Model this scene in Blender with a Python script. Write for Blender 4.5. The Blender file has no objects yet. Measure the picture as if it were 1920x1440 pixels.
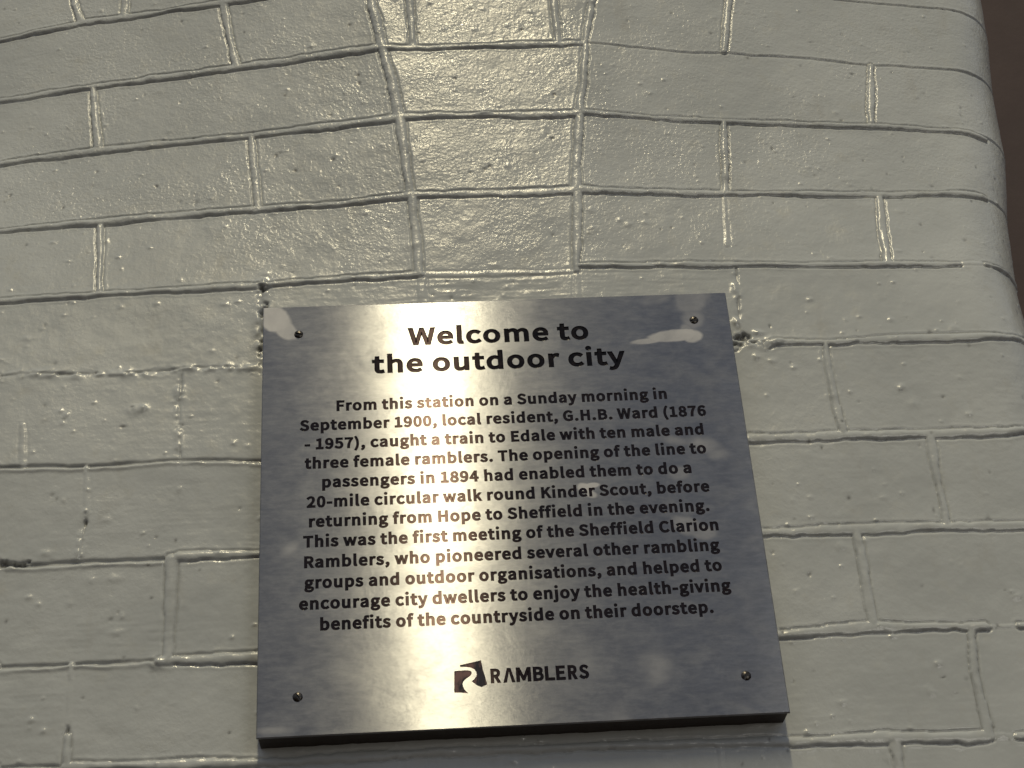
import bpy, math, random
import numpy as np
from mathutils import Vector
from mathutils.geometry import delaunay_2d_cdt

S = bpy.context.scene
COL = S.collection
random.seed(4)

# ------------------------------------------------------------------ camera
F_PX, RES = 3124.0, 1920.0
cam_d = bpy.data.cameras.new('camera')
cam_d.sensor_width = 36.0
cam_d.lens = F_PX / RES * 36.0
cam_d.clip_start = 0.01
cam_d.clip_end = 100.0
cam = bpy.data.objects.new('camera', cam_d)
cam.location = (-0.06443735, -1.03616192, -0.51995896)
cam.rotation_euler = (2.11165393, 0.06229908, -0.03283146)
COL.objects.link(cam)
S.camera = cam

# ------------------------------------------------------------------ light
S.view_settings.view_transform = 'Standard'
S.view_settings.look = 'None'
S.view_settings.exposure = -0.02
S.view_settings.gamma = 1.0
S.view_settings.use_curve_mapping = False

W = bpy.data.worlds.new('World')
S.world = W
W.use_nodes = True
nt = W.node_tree
nt.nodes.clear()
wo = nt.nodes.new('ShaderNodeOutputWorld')
bg = nt.nodes.new('ShaderNodeBackground')
tc = nt.nodes.new('ShaderNodeTexCoord')
sx = nt.nodes.new('ShaderNodeSeparateXYZ')
rp = nt.nodes.new('ShaderNodeValToRGB')
mr = nt.nodes.new('ShaderNodeMapRange')
mr.inputs['From Min'].default_value = -1.0
nt.links.new(tc.outputs['Generated'], sx.inputs[0])
nt.links.new(sx.outputs['Z'], mr.inputs[0])
nt.links.new(mr.outputs[0], rp.inputs[0])
e = rp.color_ramp.elements
e[0].position = 0.50; e[0].color = (0.052, 0.040, 0.031, 1)
e[1].position = 0.72; e[1].color = (0.245, 0.278, 0.348, 1)
nt.links.new(rp.outputs[0], bg.inputs[0])
bg.inputs[1].default_value = 1.0
nt.links.new(bg.outputs[0], wo.inputs[0])


def area(name, loc, target, sx_, sy_, power, color, roll=None):
    l = bpy.data.lights.new(name, 'AREA')
    l.shape = 'RECTANGLE'
    l.size, l.size_y = sx_, sy_
    l.energy = power
    l.color = color
    o = bpy.data.objects.new(name, l)
    o.location = loc
    if target is None:
        o.rotation_euler = (0, 0, 0)          # faces straight down, length along Y
    else:
        d = Vector(target) - Vector(loc)
        o.rotation_euler = d.to_track_quat('-Z', 'Y').to_euler()
    COL.objects.link(o)
    return o


LX = 0.045
WARM = (1.0, 0.868, 0.56)
area('ceiling_tube', (LX, -3.5, 6.0), None, 0.17, 1.9, 158, WARM)
area('ceiling_reflector', (LX, -3.5, 6.03), None, 0.61, 1.9, 40, (1.0, 0.878, 0.60))
area('next_tube', (LX, -5.7, 6.0), None, 0.19, 2.0, 130, WARM)
area('added_side_lamp', (-1.95, -5.7, 6.0), None, 0.17, 2.0, 12, WARM)  # lamp added to give the left facet its highlight
area('added_fill', (1.6, -3.6, -0.2), (0, 0, -0.1), 1.2, 1.2, 12, (1.0, 0.97, 0.89))  # soft fill added low on the right to brighten the wall


# ------------------------------------------------------------------ helpers
def tag(o, label=None, cat=None, group=None, kind=None):
    for k, v in (('label', label), ('category', cat), ('group', group), ('kind', kind)):
        if v:
            o[k] = v
    return o


def mesh_obj(name, verts, faces, mat, parent=None, smooth=False, loc=None):
    me = bpy.data.meshes.new(name)
    me.from_pydata([tuple(v) for v in verts], [], faces)
    me.update()
    me.materials.append(mat)
    if smooth:
        me.polygons.foreach_set('use_smooth', [True] * len(me.polygons))
    o = bpy.data.objects.new(name, me)
    COL.objects.link(o)
    if parent:
        o.parent = parent
    if loc:
        o.location = loc
    return o


class NT:
    def __init__(self, name):
        self.m = bpy.data.materials.new(name)
        self.m.use_nodes = True
        self.t = self.m.node_tree
        self.t.nodes.clear()
        self.out = self.n('ShaderNodeOutputMaterial')

    def n(self, kind, **kw):
        nd = self.t.nodes.new(kind)
        for k, v in kw.items():
            setattr(nd, k, v)
        return nd

    def set(self, sock, v):
        if isinstance(v, bpy.types.NodeSocket):
            self.t.links.new(v, sock)
        elif v is not None:
            sock.default_value = v

    def noise(self, vec, scale, detail=2.0, rough=0.5, dist=0.0):
        nd = self.n('ShaderNodeTexNoise')
        self.set(nd.inputs['Vector'], vec)
        nd.inputs['Scale'].default_value = scale
        nd.inputs['Detail'].default_value = detail
        nd.inputs['Roughness'].default_value = rough
        nd.inputs['Distortion'].default_value = dist
        return nd.outputs[0]

    def math(self, op, a, b=None, c=None, clamp=False):
        nd = self.n('ShaderNodeMath', operation=op, use_clamp=clamp)
        for i, v in enumerate((a, b, c)):
            self.set(nd.inputs[i], v)
        return nd.outputs[0]

    def vmath(self, op, a, b=None):
        nd = self.n('ShaderNodeVectorMath', operation=op)
        self.set(nd.inputs[0], a)
        if b is not None:
            self.set(nd.inputs[1], b)
        return nd.outputs['Value'] if op in ('LENGTH', 'DOT_PRODUCT', 'DISTANCE') else nd.outputs[0]

    def ramp(self, v, a, b, lo=0.0, hi=1.0, smooth=True):
        nd = self.n('ShaderNodeMapRange')
        if smooth:
            nd.interpolation_type = 'SMOOTHSTEP'
        self.set(nd.inputs[0], v)
        for i, x in zip((1, 2, 3, 4), (a, b, lo, hi)):
            nd.inputs[i].default_value = x
        return nd.outputs[0]

    def mix(self, f, a, b):
        nd = self.n('ShaderNodeMix', data_type='RGBA')
        self.set(nd.inputs[0], f)
        self.set(nd.inputs[6], a)
        self.set(nd.inputs[7], b)
        return nd.outputs[2]

    def bump(self, h, dist, strength=1.0, normal=None):
        nd = self.n('ShaderNodeBump')
        self.set(nd.inputs['Height'], h)
        nd.inputs['Distance'].default_value = dist
        nd.inputs['Strength'].default_value = strength
        if normal is not None:
            self.set(nd.inputs['Normal'], normal)
        return nd.outputs[0]

    def principled(self, **kw):
        nd = self.n('ShaderNodeBsdfPrincipled')
        for k, v in kw.items():
            self.set(nd.inputs[k.replace('_', ' ')], v)
        return nd.outputs[0]

    def done(self, sh):
        self.t.links.new(sh, self.out.inputs[0])
        return self.m


# ------------------------------------------------------------------ materials
def mat_paint():
    N = NT('cream_gloss_paint')
    obj = N.n('ShaderNodeTexCoord').outputs['Object']
    at = N.n('ShaderNodeAttribute', attribute_name='dirt_shade').outputs['Fac']
    big = N.noise(obj, 9.0, 3.0, 0.55)
    fine = N.noise(obj, 60.0, 4.0, 0.6)
    c = N.mix(N.ramp(big, 0.3, 0.7), (0.448, 0.468, 0.460, 1), (0.524, 0.545, 0.534, 1))
    c = N.mix(N.ramp(fine, 0.55, 0.8, 0.0, 0.25), c, (0.42, 0.40, 0.32, 1))
    c = N.mix(N.ramp(N.noise(N.vmath('MULTIPLY', obj, (1.0, 1.0, 0.35)), 34.0, 5.0, 0.65), 0.56, 0.78, 0.0, 0.30), c, (0.36, 0.34, 0.285, 1))
    c = N.mix(at, c, (0.045, 0.038, 0.030, 1))
    patch = N.ramp(N.noise(obj, 16.0, 3.0, 0.6, 0.4), 0.32, 0.68, 0.55, 1.15)
    peel = N.noise(obj, 360.0, 2.6, 0.55, 0.3)
    sp = N.n('ShaderNodeSeparateXYZ')
    N.set(sp.inputs[0], obj)
    coarse = N.math('ADD', N.ramp(sp.outputs[2], 0.15, 0.31, 0.26, 1.0), N.ramp(big, 0.3, 0.7, -0.15, 0.15))
    peel = N.math('MULTIPLY', N.math('MULTIPLY', peel, patch), coarse)
    lump = N.noise(obj, 95.0, 2.0, 0.5)
    b = N.bump(lump, 0.0010, 0.5)
    b = N.bump(peel, 0.0012, 0.55, b)
    mid = N.noise(obj, 21.0, 4.0, 0.6, 0.5)
    r = N.math('ADD', N.ramp(mid, 0.3, 0.72, 0.18, 0.30), N.ramp(fine, 0.4, 0.7, -0.03, 0.04))
    return N.done(N.principled(Base_Color=c, Roughness=r, Normal=b, IOR=1.5))


SMEARS = [  # centre x, z, radius x, z, turn (deg), softness, strength   (mm, on the plate face)
    (-163, 153, 15, 10.5, -42, 0.12, 1.0), (-154, 143, 11, 7, -48, 0.15, 0.95), (-168, 157, 7, 9, 0, 0.12, 0.95),
    (143, 158, 14, 13, 10, 0.25, 0.3), (143, 139, 9, 10, 0, 0.4, 0.3), (137, 131, 5, 6, 0, 0.4, 0.35),
    (128, 126.5, 22, 5.2, 5, 0.15, 0.85), (142, 125.5, 8, 6.0, 5, 0.2, 0.8), (108, 122.4, 13, 2.6, 5, 0.2, 0.75),
    (118, 159, 15, 6, 10, 0.5, 0.22),
    (138, 34, 15, 7, -20, 0.7, 0.45), (147, 27, 9, 6, 0, 0.6, 0.42), (120, 39, 14, 4, -15, 0.9, 0.30),
    (52, 4.5, 6.0, 4.2, -25, 0.2, 0.85), (57, 6.5, 6, 2.2, 5, 0.2, 0.8), (56, -0.5, 4.5, 3.0, -20, 0.3, 0.7),
    (119, -27, 12, 7, -20, 0.3, 0.40), (130, -33, 10, 6, -10, 0.3, 0.38), (119, 13, 9, 6, 10, 0.4, 0.25),
    (-149, -32, 8, 5, 20, 0.9, 0.40), (-150, 100, 5, 4, 0, 1.0, 0.15), (60, -160, 10, 14, 20, 0.9, 0.30),
    (40, -124, 10, 12, 30, 1.0, 0.22), (87, -128, 12, 14, 10, 1.0, 0.28), (-90, 62, 5, 6, 0, 1.0, 0.25),
    (-85, 134, 6, 2.2, 5, 0.6, 0.35), (-158, -158, 12, 3, 0, 0.6, 0.35),
]


def mat_plate():
    N = NT('brushed_steel')
    obj = N.n('ShaderNodeTexCoord').outputs['Object']
    sep = N.n('ShaderNodeSeparateXYZ')
    N.set(sep.inputs[0], obj)
    px, pz = sep.outputs[0], sep.outputs[2]
    st = N.vmath('MULTIPLY', obj, (28.0, 1.0, 260.0))
    brush = N.noise(st, 9.0, 4.0, 0.6)
    st2 = N.vmath('MULTIPLY', obj, (26.0, 1.0, 70.0))
    cloud = N.noise(st2, 1.0, 5.0, 0.62)
    blot = N.noise(obj, 26.0, 5.0, 0.6, 0.3)
    grain = N.noise(N.vmath('MULTIPLY', obj, (90.0, 1.0, 320.0)), 1.0, 4.0, 0.7)
    warp = N.noise(obj, 75.0, 2.0, 0.5)
    w = N.math('ADD', N.math('MULTIPLY', N.math('SUBTRACT', warp, 0.5), 1.1), N.math('MULTIPLY', N.math('SUBTRACT', grain, 0.5), 0.5))
    tot = None
    for cx, cz, rx, rz, ang, soft, amt in SMEARS:
        a = math.radians(ang)
        ca, sa = math.cos(a) / (rx * 1e-3), math.sin(a) / (rx * 1e-3)
        cb, sb = math.cos(a) / (rz * 1e-3), math.sin(a) / (rz * 1e-3)
        u = N.vmath('DOT_PRODUCT', N.vmath('SUBTRACT', obj, (cx * 1e-3, 0, cz * 1e-3)), (ca, 0, sa))
        v = N.vmath('DOT_PRODUCT', N.vmath('SUBTRACT', obj, (cx * 1e-3, 0, cz * 1e-3)), (-sb, 0, cb))
        d = N.math('SQRT', N.math('ADD', N.math('MULTIPLY', u, u), N.math('MULTIPLY', v, v)))
        d = N.math('ADD', d, N.math('MULTIPLY', w, min(1.0, 0.35 + soft)))
        m = N.ramp(d, 0.93 - soft, 1.05 + 0.3 * soft, amt, 0.0)
        tot = m if tot is None else N.math('MAXIMUM', tot, m)
    dull = N.math('ADD', N.ramp(blot, 0.35, 0.75, 0.0, 0.26), N.ramp(cloud, 0.35, 0.75, 0.08, 0.38))
    dull = N.math('ADD', dull, N.ramp(grain, 0.3, 0.72, 0.0, 0.30))
    col = N.mix(dull, (0.215, 0.222, 0.238, 1), (0.300, 0.306, 0.318, 1))
    tan = N.n('ShaderNodeTangent', direction_type='UV_MAP', uv_map='UVMap').outputs[0]
    b = N.bump(brush, 0.00004, 0.35)
    b = N.bump(blot, 0.0006, 0.10, b)
    def lobe(ax, ay, dist):
        """brushed reflection, wide up and down (ax), narrow across (ay)"""
        g = N.n('ShaderNodeBsdfAnisotropic', distribution=dist)
        N.set(g.inputs['Color'], col)
        N.set(g.inputs['Roughness'], math.sqrt(math.sqrt(ax * ay)))
        N.set(g.inputs['Anisotropy'], math.sqrt(ay / ax) - 1.0)
        N.set(g.inputs['Tangent'], tan)
        N.set(g.inputs['Normal'], b)
        return g.outputs[0]
    core, mid, halo = lobe(.31, .008, 'BECKMANN'), lobe(.31, .020, 'BECKMANN'), lobe(.31, .054, 'BECKMANN')
    m0 = N.n('ShaderNodeMixShader')
    N.set(m0.inputs[0], N.ramp(dull, 0.0, 1.0, 0.74, 0.90))
    N.set(m0.inputs[1], core)
    N.set(m0.inputs[2], mid)
    mx = N.n('ShaderNodeMixShader')
    N.set(mx.inputs[0], N.ramp(dull, 0.1, 0.9, 0.13, 0.32))
    N.set(mx.inputs[1], m0.outputs[0])
    N.set(mx.inputs[2], halo)
    dust = N.n('ShaderNodeBsdfDiffuse')
    N.set(dust.inputs[0], (0.36, 0.372, 0.40, 1))
    m1 = N.n('ShaderNodeMixShader')
    smudge = N.noise(N.vmath('MULTIPLY', obj, (0.8, 1.0, 1.3)), 46.0, 8.0, 0.74, 0.5)
    N.set(m1.inputs[0], N.math('ADD', N.ramp(smudge, 0.40, 0.74, 0.18, 0.46), N.ramp(grain, 0.35, 0.7, -0.04, 0.08)))
    N.set(m1.inputs[1], mx.outputs[0])
    N.set(m1.inputs[2], dust.outputs[0])
    film = N.principled(Base_Color=N.mix(blot, (0.70, 0.69, 0.68, 1), (0.88, 0.87, 0.85, 1)), Roughness=0.45, Normal=b)
    m2 = N.n('ShaderNodeMixShader')
    N.set(m2.inputs[0], N.math('MULTIPLY', tot, N.ramp(blot, 0.3, 0.7, 0.42, 0.72)))
    N.set(m2.inputs[1], m1.outputs[0])
    N.set(m2.inputs[2], film)
    return N.done(m2.outputs[0])


def mat_ink(name, sheen):
    N = NT(name)
    obj = N.n('ShaderNodeTexCoord').outputs['Object']
    n = N.noise(obj, 220.0, 3.0, 0.6)
    c = N.mix(N.ramp(n, 0.4, 0.75), (0.003, 0.0025, 0.003, 1), (0.010, 0.006, 0.006, 1))
    ink = N.principled(Base_Color=c, Roughness=N.ramp(n, 0.3, 0.7, 0.10, 0.18), IOR=1.25, Normal=N.bump(n, 0.0004, 0.3))
    # added sheen: stands in for the glare that pales letters in the streak
    g = N.n('ShaderNodeBsdfAnisotropic', distribution='BECKMANN')
    N.set(g.inputs['Color'], sheen)
    N.set(g.inputs['Roughness'], math.sqrt(math.sqrt(.31 * .012)))
    N.set(g.inputs['Anisotropy'], math.sqrt(.012 / .31) - 1.0)
    N.set(g.inputs['Tangent'], N.n('ShaderNodeTangent', direction_type='UV_MAP', uv_map='UVMap').outputs[0])
    ad = N.n('ShaderNodeAddShader')
    N.set(ad.inputs[0], ink)
    N.set(ad.inputs[1], g.outputs[0])
    return N.done(ad.outputs[0])


def mat_emblem():
    N = NT('emblem_enamel_glints')
    obj = N.n('ShaderNodeTexCoord').outputs['Object']
    n = N.noise(N.vmath('MULTIPLY', obj, (1.0, 1.0, 0.45)), 170.0, 4.0, 0.65, 0.6)
    c = N.mix(N.ramp(n, 0.42, 0.62), (0.016, 0.011, 0.012, 1), (0.26, 0.15, 0.125, 1))  # copper glints painted into the colour as brown veins
    return N.done(N.principled(Base_Color=c, Roughness=0.32, Metallic=N.ramp(n, 0.46, 0.66, 0.0, 0.6), IOR=1.6,
                               Normal=N.bump(n, 0.0006, 0.4)))


def mat_board():
    N = NT('dark_stained_wood')
    obj = N.n('ShaderNodeTexCoord').outputs['Object']
    g = N.noise(N.vmath('MULTIPLY', obj, (6.0, 60.0, 60.0)), 6.0, 5.0, 0.6)
    c = N.mix(g, (0.010, 0.006, 0.004, 1), (0.036, 0.020, 0.012, 1))
    return N.done(N.principled(Base_Color=c, Roughness=0.6, Normal=N.bump(g, 0.0006, 0.4)))


def mat_screw():
    N = NT('tarnished_screw_steel')
    obj = N.n('ShaderNodeTexCoord').outputs['Object']
    n = N.noise(obj, 900.0, 3.0, 0.6)
    c = N.mix(n, (0.03, 0.028, 0.025, 1), (0.12, 0.11, 0.10, 1))
    return N.done(N.principled(Base_Color=c, Metallic=1.0, Roughness=N.ramp(n, 0.3, 0.7, 0.22, 0.4)))


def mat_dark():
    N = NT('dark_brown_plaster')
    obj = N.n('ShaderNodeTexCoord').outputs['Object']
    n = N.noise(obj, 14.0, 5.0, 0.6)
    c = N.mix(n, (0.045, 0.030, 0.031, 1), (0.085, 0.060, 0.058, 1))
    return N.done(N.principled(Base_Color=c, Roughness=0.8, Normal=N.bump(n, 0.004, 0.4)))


M_PAINT, M_PLATE, M_EMB = mat_paint(), mat_plate(), mat_emblem()
M_INK = mat_ink('black_enamel', (0.030, 0.021, 0.020, 1))
M_HEAD = mat_ink('heading_black_enamel', (0.007, 0.005, 0.005, 1))
M_BOARD, M_SCREW, M_DARK = mat_board(), mat_screw(), mat_dark()

# ------------------------------------------------------------------ the painted brick pier
# joints of the brickwork: style, width factor, then s,z pairs in mm on the wall's own surface
JOINTS = [
("b",1,-408.4,501.5,-333.5,507,-215.6,505.2,-184.7,505,-111.5,506.5),
("t",0.6,318,504,400.9,504.5,422.5,504.4),
("b",1.05,-400,427.5,-342.4,429.6,-319.7,429.8,-219.3,430,-192.4,430,-112.3,430.6,-84.4,431.6),
("b",1,-79.2,430.2,-53.7,429,-2.1,429.7,66.6,429.8,89.9,431.4),
("t",0.8,89.9,431.4,172.6,427.5,206.5,429.4,281.4,430.2,336.6,427.8,415.7,428.9,434.9,428),
("b",1.1,-391.3,354,-362.2,356.2,-303.9,356.1,-245.9,355.9,-190.7,354.5,-113.1,353.6,-67.1,355.9),
("b",1,-67.1,356.5,-62.8,356.6,5.7,355.7,72.9,354.6,78.6,355.2),
("b",0.85,78.7,355.7,81.8,356.4,163.8,353.1,196.5,353.5,322.9,356,405.5,355.5,426.7,352.2),
("b",1,-381.1,277,-325.3,276.7,-241.8,277.6,-174.9,276,-113.8,275,-58.9,277.1),
("b",1.1,-58.9,277.1,10.9,275.8,69.5,276.4),
("b",1,69.6,276.9,154.6,276.4,197.8,277.1,307.6,279.3,375.2,282,408.7,283.1),
("b",0.9,-370.1,199.3,-298.5,200.6,-237.4,200.7,-174.5,200.1,-114.3,201.8,-54,201.5),
("f",0.9,-54,201.5,14.5,199.7,63.2,199.8),
("b",0.9,64.5,205.2,145.7,204.2,242.2,202.5,362.8,201.2),
("f",0.7,362.8,201.2,370.6,202.7,392.7,205.2),
("r",0.9,-361.5,127.8,-335.9,127.8,-307.8,126.2,-278.2,125.5,-245.2,125.6,-223.4,127.7,-173.1,124.4,-91.7,125.1),
("b",1.1,200.4,128.4,206,130.6,240.6,128.6,297,128.7,351,128.9,380.4,130.5,406.6,135.1),
("r",1,171,132.5,184.7,130,200.4,127.9),
("g",1,-352.8,49.4,-291.4,48.3,-230.2,49.8,-193,48.2,-171.7,46.4,-93.2,47.2),
("b",1.2,135.1,49.6,177.5,49,239.4,48.5,305.6,47.8,363.1,46.8,378,49.3),
("g",0.9,-345.9,-24.4,-334,-26.2,-296,-26,-284.3,-25.3,-238.9,-25.9,-227.1,-24.5),
("b",1,-227.1,-24.5,-173.2,-25,-94.6,-25.5),
("b",1.2,141,-25.9,177.2,-25.9,235.8,-25.8,306.2,-27,359.2,-28.2),
("g",0.9,-338.8,-99.2,-290.8,-99,-243.5,-98.7,-236.6,-99.8),
("b",1.1,-236.6,-99.8,-224.1,-99.3,-172,-100.4,-96,-100),
("b",1.25,146,-100.9,177.4,-101.3,238,-99.2,303.3,-101.6,315.7,-102.2),
("f",0.5,315.7,-102.2,342.5,-102.4),
("g",0.8,-332.5,-166.6,-321.6,-166.2,-291.5,-167.7),
("b",1,-291.5,-167.7,-232.3,-170.1,-170.8,-171.5,-63.3,-170.4,74,-172.1,173.5,-175.1),
("b",1.3,173.4,-175.4,236.4,-176.5,299.4,-178.6),
("f",0.8,299.4,-178.6,325.2,-179.2),
("v",1,-350.1,550.9,-346.7,537.2,-337.3,508.4),
("v",1,-213.3,505.9,-200.1,432.5),
("v",1.2,-88.9,496.5,-86.5,484.2,-77.9,430),
("v",1,-54.8,495,-54.2,482.7,-53.2,431.9),
("v",1,66.3,491.3,66.7,479,67.2,432.1),
("v",1,102.9,491.7,98.5,473.1,90.4,432.6),
("v",1,224.8,505.8,221.6,492.8,208.6,431.4),
("v",1,-321,428.2,-311.6,360.2),
("v",1.3,-77.9,430,-71.3,392.6,-66.7,357),
("v",1,90.5,428.5,79.1,356.3),
("v",1,337.8,426.6,325,359.7),
("v",1,-186.4,353.2,-178.3,277.4),
("v",1.2,-66.3,354.8,-60.4,281.4),
("v",1,78.5,354.1,69.2,277.5),
("v",1,198.6,352.5,189.5,279.7),
("v",0.8,-301.4,271.5,-296.5,204.3),
("v",1,-58.5,275,-56.3,218.9,-55.2,202.5),
("v",1,70.6,274.3,63.2,200.2),
("f",0.7,187.7,272.9,182.7,223.3),
("v",1,314.8,277.7,306,204.1),
("f",1,-54,201,-53.9,170),
("f",1,63.2,199.3,60.8,170.1),
("r",1.1,-174.5,200.1,-174.9,177.8,-174.5,158.3,-174.3,125.9),
("r",1,185.7,194.2,182.3,161.5,181,132.1),
("r",0.8,-230.9,123.4,-232.2,94.4,-228.7,51.1),
("f",0.8,-340.6,84.5,-337.1,50.4),
("v",1,243.1,127,241.7,86.4,244.1,48.8),
("f",0.9,-293.2,47.1,-290.6,14.1),
("r",0.8,-290.6,14.1,-291.8,1.1,-294.3,-25.3),
("v",1,306.6,46.9,305,11.3,305.1,-26.9),
("v",1.2,-231,-26.3,-230.4,-98.6),
("v",1,240.9,-26.8,240,-66.4,240.6,-99),
("f",0.9,-293.2,-99.2,-292.4,-138.1),
("v",0.8,-292,-147.7,-291.2,-167.7),
("v",1,305.6,-102.9,301.7,-133.9,302.2,-178.8),
("v",1.2,240.1,-177.4,239.5,-203.2),
("f",0.8,125.7,-174.8,124.9,-197.3),
("f",0.8,-222.2,-171.3,-222.1,-182.7)]

U = 340.0
ZT = np.array([-1.5, .148, .37, .591, .821, 1.049, 1.264, 1.475, 2.0]) * U
KL = [0, 0, .018, .045, .095, .134, .157, .18, .22]
XL = np.array([-.15, -.15, -.155, -.16, -.17, -.19, -.215, -.265, -.36]) * U
KR = [0, 0, 0, .03, .085, .118, .135, .15, .18]
XR = np.array([.18, .18, .185, .19, .205, .23, .255, .275, .33]) * U
XC = np.array([1.05, 1.05, 1.05, 1.065, 1.12, 1.18, 1.205, 1.24, 1.3]) * U
RC = .185 * U


def softp(t, w=4.0):
    return w * np.logaddexp(0, t / w)


def pier_surface(s, z):
    kl, xl, kr, xr, xc = (np.interp(z, ZT, t) for t in (KL, XL, KR, XR, XC))
    x = np.minimum(s, xc)
    y = kl * softp(xl - x) + kr * softp(x - xr)
    ph = np.arctan(kr)
    a = np.maximum(s - xc, 0) / RC
    am = np.pi / 2 - ph
    ex = np.maximum(a - am, 0)
    a = np.minimum(a, am)
    return np.stack([x + RC * (np.sin(ph + a) - np.sin(ph)),
                     y + RC * (np.cos(ph) - np.cos(ph + a)) + ex * RC, z], -1)


def hash2(i, j, seed):
    n = (i.astype(np.int64) * 374761393 + j.astype(np.int64) * 668265263 + seed * 2147483647) & 0xffffffff
    n = ((n ^ (n >> 13)) * 1274126177) & 0xffffffff
    return ((n ^ (n >> 16)) & 0xffff) / 65535.0


def vnoise(x, y, seed):
    i, j = np.floor(x), np.floor(y)
    u, v = x - i, y - j
    u = u * u * (3 - 2 * u)
    v = v * v * (3 - 2 * v)
    a, b = hash2(i, j, seed), hash2(i + 1, j, seed)
    c, d = hash2(i, j + 1, seed), hash2(i + 1, j + 1, seed)
    return (a * (1 - u) + b * u) * (1 - v) + (c * (1 - u) + d * u) * v - 0.5


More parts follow.
